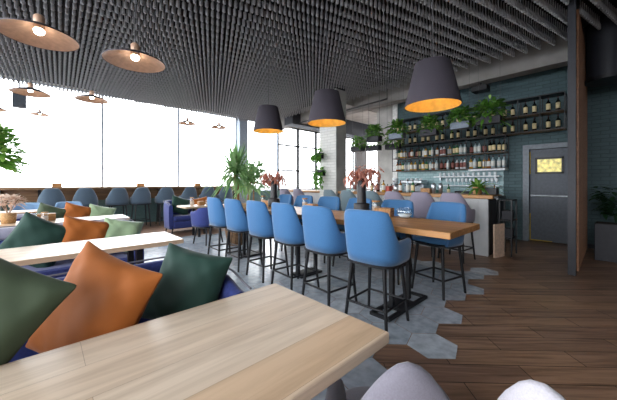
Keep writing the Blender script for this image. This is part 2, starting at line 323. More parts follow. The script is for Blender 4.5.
# outside
struct(MB().box(-60, -60, -.5, 90, 90, -.25).build('ground_outside', M['snow']))
def bare_tree(x, y, h, seed, label):
    r = random.Random(seed); t = thing('bare_tree', label, 'tree', (x, y, -.25), 0, 'bare trees outside the windows')
    MB().tube([(0, 0, 0), (.05, 0, h*.5), (0, .1, h)], [.09, .06, .015]).build('trunk', M['bark'], t)
    b = MB()
    for k in range(26):
        z = h*(.3+.65*r.random()); a = r.random()*6.28; l = (h-z)*.5+.3
        p = Vector((0, 0, z)); q = p+Vector((math.cos(a)*l*.6, math.sin(a)*l*.6, l*.7)); b.cyl(p, q, .02, .006, 5)
        for s in range(2): b.cyl(p.lerp(q, .4+.3*s), p.lerp(q, .4+.3*s)+Vector((r.uniform(-.4, .4), r.uniform(-.4, .4), .4)), .01, .004, 4)
    b.build('branches', M['bark'], t)
bare_tree(2.3, 17, 5.0, 1, 'glare-paled bare tree outside the window, left of the centre window bar')
bare_tree(4.6, 20, 4.2, 2, 'slim bare tree outside, seen just left of the right window bar')
bare_tree(4.9, 17, 3.6, 3, 'short bare sapling outside, seen over the counter beside the window bar')

# ================================================================ SEATING
def smooth(a, b, x):
    t = max(0, min(1, (x-a)/(b-a))); return t*t*(3-2*t)
def shell(path, tops, z0, th_, lean=0.0, inset=None, zin=None):
    """upholstered wrap-round back: path of (x, y, inward nx, ny); closed, rounded rim"""
    m = MB(); P = []
    for (x, y, nx, ny), tp in zip(path, tops):
        h = tp-z0; row = []
        for d, v in ((.0, 0), (-.006, .18), (-.008, .5), (-.006, .8), (.0, .93), (.22*th_, .985), (.5*th_, 1), (.78*th_, .985), (th_, .93), (th_+.008, .75), (th_+.012, .45), (th_+.004, .1), (th_*.8, 0)):
            k = lean*v*h; row.append((x+nx*d-nx*k, y+ny*d-ny*k, z0+v*h))
        P.append(row)
    m.grid(P, True)
    n = len(P[0]); m.add(P[0], [tuple(range(n))], False); m.add(P[-1], [tuple(range(n))[::-1]], False)
    return m
def tub_path(wd, dp, front, n=3.2, k=30, am=112):
    out = []
    for i in range(k+1):
        a = math.radians(-am + 2*am*i/k); s, c = math.sin(a), math.cos(a)
        x = wd*math.copysign(abs(s)**(2/n), s); y = -dp*math.copysign(abs(c)**(2/n), c)
        if y > 0: y = y/dp*front/(abs(math.cos(math.radians(am)))**(2/n))
        out.append((x, y, math.degrees(abs(a))))
    res = []
    for i, (x, y, a) in enumerate(out):
        p = out[max(0, i-1)]; q = out[min(k, i+1)]; tx, ty = q[0]-p[0], q[1]-p[1]; l = math.hypot(tx, ty) or 1
        res.append((x, y, -ty/l, tx/l, a))
    return res
def tub(name, label, cat, fab, sh, top, arm, wd=.255, dp=.25, legs='stool', group=None, frame='blackm', n=3.2, lean=.1, drop=(38, 80), seatfab=None):
    """chair facing +y; sh seat height, top back height"""
    t = thing(name, label, cat, (0, 0, 0), 0, group)
    pth = tub_path(wd, dp, .16, n)
    tops = [arm+(top-arm)*(1-smooth(drop[0], drop[1], a)) - (0 if a >= drop[0] else .012*(a/drop[0])**4) for *_, a in pth]
    z0 = sh-.075
    # the bottom is narrower than the rim
    shell([(x*.93, y*.93, nx, ny) for x, y, nx, ny, a in pth], tops, z0, .048, lean).build('backrest', M[fab], t)
    s = MB(); P = []
    for r_, z in ((0, sh+.035), (.55, sh+.034), (.85, sh+.024), (.97, sh+.004), (1, sh-.02), (.98, sh-.05)):
        P.append([(wd*.86*r_*math.copysign(abs(math.cos(a))**.6, math.cos(a)), .02+(.225)*r_*math.copysign(abs(math.sin(a))**.6, math.sin(a)), z) for a in [2*PI*i/28 for i in range(28)]])
    s.grid(P, True).build('seat', M[seatfab or fab], t)
    b = MB(); pr = [(.0, z0-.028), (.9, z0-.028), (1.0, z0-.018), (1.0, z0-.001), (.0, z0-.001)]
    P = [[(wd*.95*r_*math.copysign(abs(math.cos(a))**.62, math.cos(a)), -.03+(dp*.86)*r_*math.copysign(abs(math.sin(a))**.62, math.sin(a)), z) for a in [2*PI*i/28 for i in range(28)]] for r_, z in pr]
    b.grid(P, True, False).build('seat_base', M[frame], t)
    f = .212 if legs == 'stool' else .215; zt = z0-.02
    for sx in (-1, 1):
        for sy in (-1, 1):
            MB().cyl((sx*.165, sy*.16-.02, zt), (sx*f, sy*f*.98-.02, 0), .019, .014, 8).build('leg', M[frame], t)
    if legs == 'stool':
        k = lambda z: .165+(f-.165)*(zt-z)/zt
        z = .2; a = k(z); r = MB()
        for p, q in (((-a, -a), (a, -a)), ((a, -a), (a, a)), ((a, a), (-a, a)), ((-a, a), (-a, -a))):
            r.cyl((p[0], p[1]*.98-.02, z), (q[0], q[1]*.98-.02, z), .0115, n=6)
        r.build('footrest', M[frame], t)
    return t
# -------- blue bar stools at the long table
GB = 'blue stools around the long table'
near = [1.50, 2.10, 2.69, 3.28, 3.90, 4.53]; far = [1.42, 2.06, 2.72, 3.38, 4.05, 4.68]
bs = tub('bar_stool', 'blue upholstered bar stool nearest the camera, on near side of long table', 'bar stool', 'blue', .66, 1.06, .79, wd=.268, group=GB)
bs.location = (2.30, near[0], 0.004); bs.rotation_euler = (0, 0, -PI/2+.06)
nl = [None, 'second blue bar stool from the front on near side of the long table', 'third blue bar stool from the front on near side of the long table', 'fourth blue bar stool from the front on near side of the long table', 'fifth blue bar stool from the front on near side of the long table', 'farthest blue bar stool on near side of the long table, beside potted palm']
fl = ['blue bar stool on far side of long table, at the front end facing camera', 'second blue stool from the front across the long table, behind the glass bowl', 'third blue stool from the front across the long table, behind the near black vase', 'fourth blue stool from the front across the long table', 'fifth blue stool from the front across the long table, behind wooden boxes', 'farthest blue stool across the long table, next to the far black vase']
for i in range(1, 6): dup(bs, (2.30+R.uniform(-.02, .02), near[i], .004), -PI/2+R.uniform(-.08, .08), nl[i], GB)
for i in range(6): dup(bs, (3.47+R.uniform(-.03, .03), far[i], .004), PI/2+R.uniform(-.08, .08) - (.15 if i == 0 else 0), fl[i], GB)
# -------- stools at the bar
GBAR = 'stools along the bar counter'
lv = tub('bar_stool', 'lavender grey bar stool at the right end of the bar counter', 'bar stool', 'lav', .72, 1.14, .86, wd=.25, group=GBAR, n=2.5, lean=.06, drop=(20, 100))
lv.location = (5.18, 1.80, 0); lv.rotation_euler = (0, 0, -PI/2-.1)
for y, l in ((2.36, 'second lavender grey bar stool from the right end of the bar'), (2.9, 'third lavender grey stool from right at the bar, behind wooden boxes')): dup(lv, (5.18, y, 0), -PI/2+R.uniform(-.1, .1), l, GBAR)
gt = tub('bar_stool', 'grey teal bar stool at the bar, just right of near black vase', 'bar stool', 'gteal', .72, 1.14, .86, wd=.25, group=GBAR, n=2.5, lean=.06, drop=(20, 100))
gt.location = (5.18, 3.44, 0); gt.rotation_euler = (0, 0, -PI/2)
for y, l, q in ((4.05, 'grey teal bar stool at the bar, left of near black vase', gt), (4.6, 'grey teal bar stool at the bar, beside the brick column', gt), (5.75, 'lavender grey bar stool just left of the white brick column', lv), (6.35, 'lavender grey bar stool at the far left end of the bar', lv)): dup(q, (5.18, y, 0), -PI/2+R.uniform(-.1, .1), l, GBAR)
# -------- stools at the window counter
GW = 'slate stools along the window counter'
ws = tub('bar_stool', 'slate blue stool at window counter, leftmost one', 'bar stool', 'slate', .76, 1.17, .88, wd=.29, dp=.27, group=GW, n=2.4, lean=-.03, drop=(18, 92))
wx = [.13, .80, 1.52, 2.10, 2.78, 3.5, 4.15, 4.8]
wl = ['', 'second from left of the slate blue stools at the window counter', 'third from left of the slate blue stools at the window counter', 'fourth from left of the slate blue stools at the window counter', 'fifth from left of the slate blue stools at the window counter, above navy sofa', 'sixth from left of the slate blue stools at the window counter', 'slate blue stool at the window counter, last left of the palm leaves', 'slate blue stool at the window counter, partly behind the potted palm']
ws.location = (wx[0], 9.62, 0)
for x, l in list(zip(wx, wl))[1:]: dup(ws, (x, 9.62, 0), R.uniform(-.12, .12), l, GW)
# -------- low tub chairs
g1 = tub('tub_chair', 'darker grey rounded chair back at the bottom edge, beside the front table corner', 'chair', 'greych', .46, .855, .56, wd=.225, dp=.23, legs='chair', n=2.0, lean=.06, drop=(0, 72))  # same chair form as the right one, fabric colour set darker
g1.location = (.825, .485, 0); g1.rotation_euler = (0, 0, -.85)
g2c = tub('tub_chair', 'pale grey rounded chair back at the bottom edge, right one on bare planks', 'chair', 'palech', .46, .855, .56, wd=.225, dp=.23, legs='chair', n=2.0, lean=.06, drop=(0, 72))
g2c.location = (1.02, .04, 0); g2c.rotation_euler = (0, 0, -1.85)
lb = tub('dining_chair', 'light blue chair before the window counter, right one of two', 'chair', 'lblue', .46, .86, .68, wd=.27, dp=.26, legs='chair', group='light blue chairs by the far table', n=2.8)
lb.location = (.42, 8.55, 0); lb.rotation_euler = (0, 0, PI)
dup(lb, (-.25, 8.55, 0), PI, 'light blue chair before the window counter, left one of two')
nv = tub('tub_chair', 'navy tub chair with black legs, back towards camera, at round-group far table', 'chair', 'navy', .46, .80, .70, wd=.32, dp=.3, legs='chair', n=2.6, drop=(60, 100))
nv['label'] = 'navy tub chair with its back to the camera, beside the blue stools'
nv.location = (2.58, 5.96, 0.004); nv.rotation_euler = (0, 0, .25)

# -------- sofas
def sofa(label, x0, x1, yb, yf, back='navy', top=.84, arm=.78, rc=.28, group=None, seat='navy'):
    """facing -y, outer back face at yb, arm fronts at yf"""
    t = thing('sofa', label, 'sofa', ((x0+x1)/2, (yb+yf)/2, 0), 0, group)
    cx, cy = (x0+x1)/2, (yb+yf)/2; hw = (x1-x0)/2; hb = (yb-yf)/2
    pts = []
    for i in range(8): pts.append((-hw, -hb+(2*hb-rc)*i/8, 1, 0))
    for i in range(9): a = PI/2*i/8; pts.append((-hw+rc-rc*math.cos(a), hb-rc+rc*math.sin(a), math.cos(a), -math.sin(a)))
    for i in range(1, 12): pts.append((-hw+rc+(2*hw-2*rc)*i/12, hb, 0, -1))
    for i in range(9): a = PI/2*(1-i/8); pts.append((hw-rc+rc*math.cos(a), hb-rc+rc*math.sin(a), -math.cos(a), -math.sin(a)))
    for i in range(1, 9): pts.append((hw, hb-rc-(2*hb-rc)*i/8, -1, 0))
    pts = [(x, y, nx, ny) for x, y, nx, ny in pts]
    tops = [arm+(top-arm)*smooth(hb-.36, hb-.08, y) - .05*(1-smooth(-hb, -hb+.22, y)) for x, y, *_ in pts]
    if back == 'navy': br = shell(pts, tops, .14, .085, .02).build('backrest', M[back], t)
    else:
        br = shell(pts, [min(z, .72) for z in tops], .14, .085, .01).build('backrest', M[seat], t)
        hi = [(p, z) for p, z in zip(pts, tops) if z > .76]; shell([p for p, z in hi], [z for p, z in hi], .715, .09, .02).build('back_upper', M[back], t)  # upper back as its own shell, paler than the navy below
    pp = [(x-nx*.028, y-ny*.028, z+.001) for (x, y, nx, ny), z in zip(pts, tops)]
    MB().tube(pp, .006, 6).build('rim_strip', M['rim_strip'], br)  # thin grey strip along the top edge of the back
    MB().box(-hw+.1, -hb-.02, .14, hw-.1, hb-.1, .32).build('seat_base', M[seat], t, .02)
    MB().box(-hw+.1, -hb-.04, .322, hw-.1, hb-.1, .46).build('seat', M[seat], t, .045)
    for sx in (-1, 1):
        for y in (-hb+.06, hb-.1): MB().cyl((sx*(hw-.1), y, .15), (sx*(hw-.08), y, 0), .022, .014, 8).build('leg', M['blackm'], t)
    return t
sofa('navy sofa with rounded corner right behind the front oak table', -1.2, .77, 1.86, 1.30, arm=.79)
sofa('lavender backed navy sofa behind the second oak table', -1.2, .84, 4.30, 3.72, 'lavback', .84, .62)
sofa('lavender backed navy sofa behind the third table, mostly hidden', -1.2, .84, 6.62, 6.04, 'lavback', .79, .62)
s4 = sofa('navy sofa with dark green cushion before the window counter stools', 2.27, 3.7, 8.15, 7.5, 'navy', .84, .80)

# -------- cushions
def pillow(name, label, m, loc, rot, s=.46, th_=.17, seed=1, group=None):
    r = random.Random(seed); n = 18; top = []; bot = []
    ph = [r.uniform(0, 6.28) for _ in range(4)]
    for i in range(n+1):
        ra = []; rb = []
        for j in range(n+1):
            u = i/n*2-1; v = j/n*2-1
            e = max(0, (1-abs(u)**3.2))*max(0, (1-abs(v)**3.2)); h = th_/2*e**.55
            pu = u*(1-.09*(1-abs(u)**0)*0 - .085*(1-v*v)*abs(u)); pv = v*(1-.085*(1-u*u)*abs(v))
            wv = .007*math.sin(3.1*u+2.3*v+ph[0]) + .005*math.sin(6.3*u-4.1*v+ph[1]) + .012*math.sin(11*(u+v)+ph[2])*abs(u*v)**.7 + .007*math.sin(13*(u-v)+ph[3])*abs(u*v)
            ra.append((pu*s/2, pv*s/2, h+wv*e**.5+.002)); rb.append((pu*s/2, pv*s/2, -h+wv*e**.5-.002))
        top.append(ra); bot.append(rb)
    mb = MB().grid(top).grid([row[::-1] for row in bot])
    # seam strip round the edge
    def ring(G): return [G[i][0] for i in range(n+1)] + [G[n][j] for j in range(1, n+1)] + [G[i][n] for i in range(n-1, -1, -1)] + [G[0][j] for j in range(n-1, 0, -1)]
    mb.grid([ring(top), ring(bot)], True)
    o = mb.build(name, m, None, weld=True); o.data.polygons.foreach_set('use_smooth', [True]*len(o.data.polygons))
    md = o.modifiers.new('sub', 'SUBSURF'); md.levels = 1; md.render_levels = 1
    o.location = loc; o.rotation_euler = rot
    return tag(o, label, 'cushion', group)
D = math.radians
def lean(loc, label, m, tilt, roll, yaw=0, s=.46, seed=1, th_=.16):
    """cushion plane roughly facing -y (rz=yaw), rolled in its plane, tilted back"""
    mx = Matrix.Rotation(D(yaw), 4, 'Z') @ Matrix.Rotation(D(90-tilt), 4, 'X') @ Matrix.Rotation(D(roll), 4, 'Z')
    return pillow('cushion', label, M[m], loc, mx.to_euler(), s, th_, seed, 'cushions on the sofas')
lean((.155, 1.52, .75), 'large orange cushion on the front navy sofa', 'orange', 22, -15, -56, .49, 1)
lean((.56, 1.55, .74), 'dark green cushion in the right corner of the front sofa', 'dgreen', 20, -10, -52, .41, 2)
lean((-.26, 1.40, .85), 'olive green cushion at the left edge on the front sofa', 'olive', 24, -30, -25, .54, 3)
lean((-.05, 3.98, .70), 'dark teal green cushion on the second sofa, behind the oak table', 'dgreen', 24, -30, 0, .50, 4)
lean((.32, 3.98, .69), 'orange cushion in the middle of the second sofa', 'orange', 24, -15, 0, .46, 5)
lean((.67, 3.98, .67), 'sage green cushion at the right end of the second sofa', 'sage', 26, -14, 0, .42, 6)
lean((.07, 6.34, .72), 'small-looking green cushion on the third sofa, left one', 'olive', 22, -22, 0, .44, 7)
lean((.41, 6.34, .72), 'small-looking orange cushion on the third sofa', 'orange', 22, -18, 0, .44, 8)
lean((.74, 6.34, .69), 'small-looking pale sage cushion on the third sofa, right one', 'sage', 22, -16, 0, .42, 9)
lean((2.62, 7.77, .70), 'dark green cushion on the navy sofa near the window counter', 'dgreen', 22, -20, 10, .5, 10)
lean((3.2, 7.77, .69), 'orange cushion on the navy sofa near the window counter', 'orange', 22, 10, 0, .44, 11)

# ================================================================ TABLES
def low_table(label, x0, x1, y0, y1, group='oak tables in front of the sofas', zt=.75, m='oak'):
    cx, cy = (x0+x1)/2, (y0+y1)/2; hx_, hy_ = (x1-x0)/2, (y1-y0)/2
    t = thing('dining_table', label, 'table', (cx, cy, 0), 0, group)
    MB().box(-hx_, -hy_, zt-.042, hx_, hy_, zt).build('tabletop', M[m], t, .006)
    for sx in (-1, 1):
        for sy in (-1, 1): MB().box(sx*(hx_-.36)-.025, sy*(hy_-.12)-.025, 0, sx*(hx_-.36)+.025, sy*(hy_-.12)+.025, zt-.043).build('leg', M['blackm'], t)
        MB().box(sx*(hx_-.36)-.025, -hy_+.15, zt-.085, sx*(hx_-.36)+.025, hy_-.15, zt-.044).build('crossbar', M['blackm'], t)
    return t
low_table('large pale oak table top in the foreground, nearest the camera', -.75, .93, .555, 1.262)
low_table('second oak table from the front, between the two sofas at left', -.75, 1.0, 2.86, 3.46)
low_table('third oak table at left, between the second and third sofas', -.75, 1.0, 5.25, 5.85)
low_table('farthest oak table at left, in front of the light blue chairs', -.75, 1.0, 7.55, 8.15)
low_table('small oak table between the navy tub chair and the navy sofa', 2.35, 3.35, 6.62, 7.22)
# long high table
lt = thing('bar_table', 'long high oak table in the middle, lined with blue stools', 'table', (2.74, 2.96, 0))
MB().box(-.375, -2.09, .845, .375, 2.09, .9).build('tabletop', M['oaky'], lt, .006)
for y in (-1.45, 0, 1.45):
    for x in (-.17, .17): MB().box(x-.022, y-.022, .036, x+.022, y+.022, .80).build('leg', M['blackm'], lt)
    e = .40 if y < -1 else .20
    MB().box(-e, y-.11, 0.0042, e, y-.075, .035).box(-e, y+.075, .0042, e, y+.11, .035).box(-e, y-.075, .0042, -e+.03, y+.075, .035).box(e-.03, y-.075, .0042, e, y+.075, .035).box(-.14, y-.075, .0042, .14, y+.075, .035).build('foot', M['blackm'], lt)
    MB().box(-.34, y-.03, .80, .34, y+.03, .844).build('crossbar', M['blackm'], lt)

# ================================================================ WINDOW COUNTER
wc = thing('window_counter', 'long wooden counter running under the windows', 'counter', (1.5, 10.15, 0))
MB().box(-4.6, -.3, 1.13, 4.15, .32, 1.19).build('worktop', M['walnut'], wc)
MB().box(-4.6, .2, .80, 4.15, .24, 1.128).build('apron', M['walnut'], wc)
for x in (-4.5, -1.6, 1.3, 4.05): MB().box(x-.03, .1, 0, x+.03, .3, 1.13).build('leg', M['blackm'], wc)
for i, (x, l) in enumerate(((.24, 'small wooden box on the window counter above the leftmost stool'), (2.2, 'small wooden box on the window counter above the fourth stool'), (4.0, 'small wooden box on the window counter left of the palm'))):
    o = MB().box(-.1, -.07, 0, .1, .07, .11).build('wooden_box', M['wbox'], None, .006); o.location = (x, 10.1, 1.19); tag(o, l, 'box', 'boxes on the window counter')

# ================================================================ BAR
bx = 5.72
bar = thing('bar_counter', 'pale fronted bar counter with a thick wooden top', 'bar counter', (bx, 0, 0))
MB().box(-.06, 1.385, 1.02, .55, 4.92, 1.085).build('worktop', M['oaky'], bar, .008)
fr = MB(); fr.box(.0, 1.47, 0, .06, 4.9, 1.018)
for k in range(27):
    y = 1.5+k*.125; fr.box(-.008, y, .02, .0, y+.09, .99)
fr.build('front_panel', M['corr'], bar)
MB().box(.062, 1.47, 0, .5, 1.52, 1.018).box(.062, 1.52, .35, .5, 4.9, .38).box(.062, 4.85, 0, .5, 4.9, 1.018).build('carcass', M['blackm'], bar)
MB().box(-.09, 1.30, 1.035, .42, 1.355, 1.07).build('end_trim', M['blackm'], bar)
bar2 = thing('bar_counter', 'far section of the bar counter left of the brick column', 'bar counter', (bx, 0, 0))
MB().box(-.06, 5.56, 1.02, .5, 7.3, 1.085).build('worktop', M['oaky'], bar2, .008); MB().box(0, 5.58, 0, .06, 7.25, 1.018).box(.062, 7.2, 0, .45, 7.25, 1.018).build('front_panel', M['corr'], bar2)
# side shelf at the bar end
ss = thing('shelf_unit', 'narrow black open shelf against the right end of the bar', 'shelf', (6.17, 1.27, 0))
for x in (-.18, .18):
    for y in (-.09, .09): MB().box(x-.012, y-.012, 0, x+.012, y+.012, 1.0).build('post', M['blackm'], ss)
for z in (.3, .62, .98): MB().box(-.19, -.1, z, .19, .1, z+.02).build('shelf', M['blackm'], ss)
for i, z in enumerate((.32, .64)):
    o = MB().box(-.13, -.07, 0, .13, .07, .16).build('storage_box', M['potb'], None, .008); o.location = (6.17, 1.27, z+.001); tag(o, 'dark box on the %s shelf at the bar end' % ('lower', 'middle')[i], 'box')
cb = MB().box(-.012, -.15, 0, .012, .15, .58).build('cardboard_panel', M['card'], None); cb.location = (5.82, 1.33, 0.002); cb.rotation_euler = (0, 0, D(-106)); tag(cb, 'beige cardboard panel leaning upright against the right end of the bar', 'cardboard')
# back counter
bc = thing('back_counter', 'dark back counter below the bottle racks', 'counter', (7.62, 0, 0))
MB().box(-.3, 1.7, 0, .32, 4.95, .94).build('cabinet', M['iron'], bc); MB().box(-.32, 1.68, .942, .32, 4.97, .98).build('worktop', M['steel'], bc)
# ---------------------------------------------------------------- bottle racks
def rack(name, label, y0, y1, z0, zs, ztop, ncell):
    t = thing(name, label, 'bottle rack', (7.6, y0, z0), 0)
    W = y1-y0; H = ztop-z0
    for k in range(ncell+1):
        y = W*k/ncell; p = MB()
        for x in (.0, .315): p.box(x, y-.008, 0, x+.016, y+.008, H)
        p.build('upright', M['blackm'], t)
    for z in zs+[ztop]: MB().box(.0, 0, z-z0-.02, .33, W, z-z0-.004 if z != ztop else z-z0).build('shelf' if z != ztop else 'top_rail', M['oaky'] if z != ztop else M['blackm'], t)
    for z in zs: MB().box(-.006, 0, z-z0-.026, -.001, W, z-z0-.008).build('shelf_lip', M['iron'], t)
    return t
rack('bottle_rack', 'upper wide black rack holding two rows of wine bottles', .62, 4.45, 2.40, [2.42, 2.79], 3.15, 10)
rl = rack('bottle_rack', 'lower black rack crowded with spirit bottles above the back counter', 1.62, 4.45, 1.64, [1.66, 2.03], 2.392, 7)
MB().box(-.02, 0, -.045, .33, .75, -.008).build('light_strip', M['led'], rl)
def bottle(name, glass, lab, h=.29, r=.037, neck=.012, label_z=(.045, .165)):
    t = bpy.data.objects.new(name, None); C.objects.link(t); t.empty_display_size = .05
    t0 = MB().lathe([(0, 0), (r, 0), (r, h*.6), (r*.8, h*.68), (neck, h*.76), (neck, h*.92), (0, h*.92)], n=10).build('body', M[glass], t)
    MB().lathe([(r+.001, label_z[0]), (r+.001, label_z[1])], n=10).build('bottle_label', M[lab], t0)
    MB().lathe([(neck+.002, h*.86), (neck+.002, h), (0, h)], n=8).build('cap', M['gcap'], t)
    return t
BK = {'dark wine': ('gdark', 'cream', .30, .038), 'amber spirit': ('gamber', 'wlabel', .28, .042), 'clear spirit': ('gclear', 'wlabel', .29, .04), 'green': ('ggreen', 'cream', .29, .038), 'brown liqueur': ('gbrown', 'rlabel', .26, .044), 'gold liqueur': ('ggold', 'wlabel', .28, .045), 'pale spirit': ('mist', 'rlabel', .27, .04)}
proto = {}
def put_bottle(kind, loc, label, group):
    if kind not in proto:
        g, l, h, r = BK[kind]; o = bottle('bottle', g, l, h, r); proto[kind] = o; o.location = loc
        tag(o, label, 'bottle', group); return o
    return dup(proto[kind], loc, R.uniform(0, 6), label, group)
cw = (4.45-.62)/10
for z, row in ((2.79, 'top row'), (2.42, 'second row')):
    n = 20; i = 0
    for k in range(10):
        for q in (.28, .68):
            i += 1; put_bottle('dark wine', (7.70, .62+cw*(k+q), z-.003), 'cream-labelled dark wine bottle, %s from right in the %s of bar racks' % (ORD[i-1], row), 'wine bottles in the upper rack')
ks = [k for k in BK if k != 'dark wine']
cw = (4.45-1.62)/7
for z, row in ((2.03, 'third row'), (1.66, 'bottom row')):
    i = 0
    for k in range(7):
        q = .13
        while q < .95:
            i += 1; kd = 'dark wine' if (k == 0 and z > 2) else R.choice(ks)
            put_bottle(kd, (7.68+R.uniform(0, .12), 1.62+cw*(k+q), z-.003), '%s bottle, %s from right in the %s of bar racks' % (kd, ORD[i-1], row), 'spirit bottles in the lower rack'); q += R.uniform(.21, .27)
struct(MB().box(XW-.012, 1.72, .985, XW-.001, 4.46, 1.63).build('trim_2', M['splash']))
# glass shelf with tumblers
gs = thing('glass_shelf', 'thin white wall shelf of glassware under the bottle rack', 'shelf', (7.8, 1.75, 1.45))
MB().box(-.14, 0, 0, .148, 1.5, .025).build('shelf', M['led'], gs); [MB().box(.0, yy, -.08, .145, yy+.03, 0).build('bracket', M['steel'], gs) for yy in (.1, 1.37)]
tu = None
for i in range(12):
    l = 'clear tumbler, %s from right on the white wall shelf' % ORD[i]; p = (7.76, 1.85+i*.115, 1.476)
    if i == 0:
        tu = MB().lathe([(0, .002), (.028, .002), (.034, .09), (.031, .09), (.026, .008), (0, .008)], n=12).build('tumbler', M['mist']); tag(tu, l, 'glass', 'tumblers on the wall shelf'); tu.location = p
    else:
        o = tu.copy(); C.objects.link(o); o.location = p; o['label'] = l
g2 = thing('glass_shelf', 'lower thin white shelf of wine glasses behind the bar plant', 'shelf', (7.8, 1.75, 1.22))
MB().box(-.12, 0, 0, .137, 1.3, .02).build('shelf', M['led'], g2); [MB().box(.0, yy, -.06, .13, yy+.03, 0).build('bracket', M['steel'], g2) for yy in (.1, 1.17)]
wg = None
for i in range(13):
    l = 'white-lit wine glass, %s from right on the lower wall shelf' % ORD[i]; p = (7.76, 1.82+i*.093, 1.241)
    if i == 0:
        wg = MB().lathe([(0, .0), (.03, .0), (.004, .006), (.004, .075), (.03, .1), (.036, .14), (.03, .18), (.028, .18), (.032, .14), (.0, .085)], n=12).build('wine_glass', M['mist']); tag(wg, l, 'glass', 'wine glasses on the lower shelf'); wg.location = p
    else:
        o = wg.copy(); C.objects.link(o); o.location = p; o['label'] = l
# machines and things on the back counter
cm = thing('coffee_machine', 'chrome coffee machine on the back counter', 'coffee machine', (7.6, 3.78, .98))
MB().box(-.22, -.3, .0, .22, .3, .07).build('drip_tray', M['blackm'], cm, .01); MB().box(-.02, -.29, .071, .22, .29, .30).build('body', M['chrome'], cm, .02); MB().box(-.2, -.31, .301, .22, .31, .40).build('top', M['steel'], cm, .02)
for y in (-.14, .14): MB().cyl((-.1, y, .30), (-.1, y, .24), .035).cyl((-.1, y, .25), (-.24, y, .24), .012).build('group_head', M['blackm'], cm)
for y, l in ((-.2, 'rightmost'), (-.07, 'second from right'), (.07, 'third from right'), (.2, 'leftmost')):
    o = MB().lathe([(.0, .0), (.03, 0), (.04, .05), (.034, .05), (.0, .008)], n=10).build('cup', M['led']); o.location = (7.62, 3.78+y, 1.381); tag(o, 'white cup on top of the coffee machine, %s of the four' % l, 'cup', 'cups on the coffee machine')
gr = thing('coffee_grinder', 'black coffee grinder left of the coffee machine', 'grinder', (7.6, 4.35, .98))
MB().box(-.1, -.09, 0, .1, .09, .3).build('body', M['blackm'], gr, .01); MB().lathe([(.0, .301), (.05, .301), (.09, .46), (.0, .46)], n=14).build('hopper', M['mist'], gr)
tb = MB().box(-.08, -.2, 0, .08, .2, .13).build('storage_box', M['tealbox'], None, .01); tb.location = (7.5, 3.28, .981); tag(tb, 'teal plastic box on the back counter right of the coffee machine', 'box')
dm = MB().box(-.15, -.33, 0, .15, .33, .12).build('sandwich_press', M['blackm'], None, .015); dm.location = (7.55, 2.3, .981); tag(dm, 'low black sandwich press on the back counter', 'appliance')
sp = []
for i in range(16):
    y = 1.8+i*.2
    if 2.0 < y < 2.66 or 3.06 < y < 3.5 or 3.46 < y < 4.12 or 4.2 < y < 4.5: continue
    kd = R.choice(ks); o = put_bottle(kd, (7.5+R.uniform(-.1, .1), y, .981), '%s bottle on the back counter, %s of those from right' % (kd, ORD[len(sp)]), 'bottles on the back counter'); sp.append(o)
def jar(label, loc, h=.14, r=.045, m='jar', fill='drycream', lid='wbox'):
    t = thing('jar', label, 'jar', loc)
    MB().lathe([(0, 0), (r, 0), (r, h*.8), (r*.85, h*.88), (r*.85, h*.9)], n=14).build('glass', M[m], t); MB().lathe([(0, .004), (r*.9, .004), (r*.9, h*.6), (0, h*.6)], n=12).build('filling', M[fill], t)
    MB().lathe([(0, h*.9), (r*.95, h*.9), (r*.95, h), (0, h)], n=14).build('lid', M[lid], t)
    return t
# items along the bar top
bt = 1.087
jl = []
for i, y in enumerate((3.0, 3.12, 3.3, 3.52, 3.75, 3.95, 4.15, 4.32, 4.5, 4.7)):
    kd = ks[(i*5+2) % len(ks)]
    put_bottle(kd, (6.03+R.uniform(-.05, .08), y, bt), '%s bottle standing on the bar top, %s of those from right' % (kd, ORD[i]), 'bottles on the bar top')
pot0 = thing('kettle', 'steel jug on the bar top behind the near black vase', 'jug', (6.0, 3.41, bt)); MB().lathe([(0, 0), (.06, 0), (.065, .1), (.045, .17), (0, .18)], n=14).build('body', M['steel'], pot0); MB().tube([(.05, 0, .15), (.11, 0, .12), (.1, 0, .05), (.06, 0, .04)], .008).build('handle', M['blackm'], pot0)
bxk = MB().box(-.09, -.1, 0, .09, .1, .12).build('card_terminal', M['blackm'], None, .01); bxk.location = (6.05, 1.5, bt); tag(bxk, 'small black box at the right end of the bar top', 'box')
wbx = MB().box(-.07, -.1, 0, .07, .1, .1).build('wooden_box', M['wbox'], None, .005); wbx.location = (6.05, 2.72, bt); tag(wbx, 'wooden box on the bar top left of the bar plant', 'box')
tkb = MB().box(-.06, -.05, 0, .06, .05, .14).build('napkin_holder', M['redthing'], None, .005); tkb.location = (6.02, 3.62, bt); tag(tkb, 'small red holder on the bar top', 'holder')
for y, l in ((2.42, 'steel shaker standing on the bar top behind lavender stool'), (2.56, 'steel shaker on the bar top beside the wooden box')):
    o = MB().lathe([(0, 0), (.035, 0), (.045, .15), (.03, .2), (0, .22)], n=12).build('cocktail_shaker', M['steel']); o.location = (6.05, y, bt); tag(o, l, 'shaker', 'shakers on the bar top')

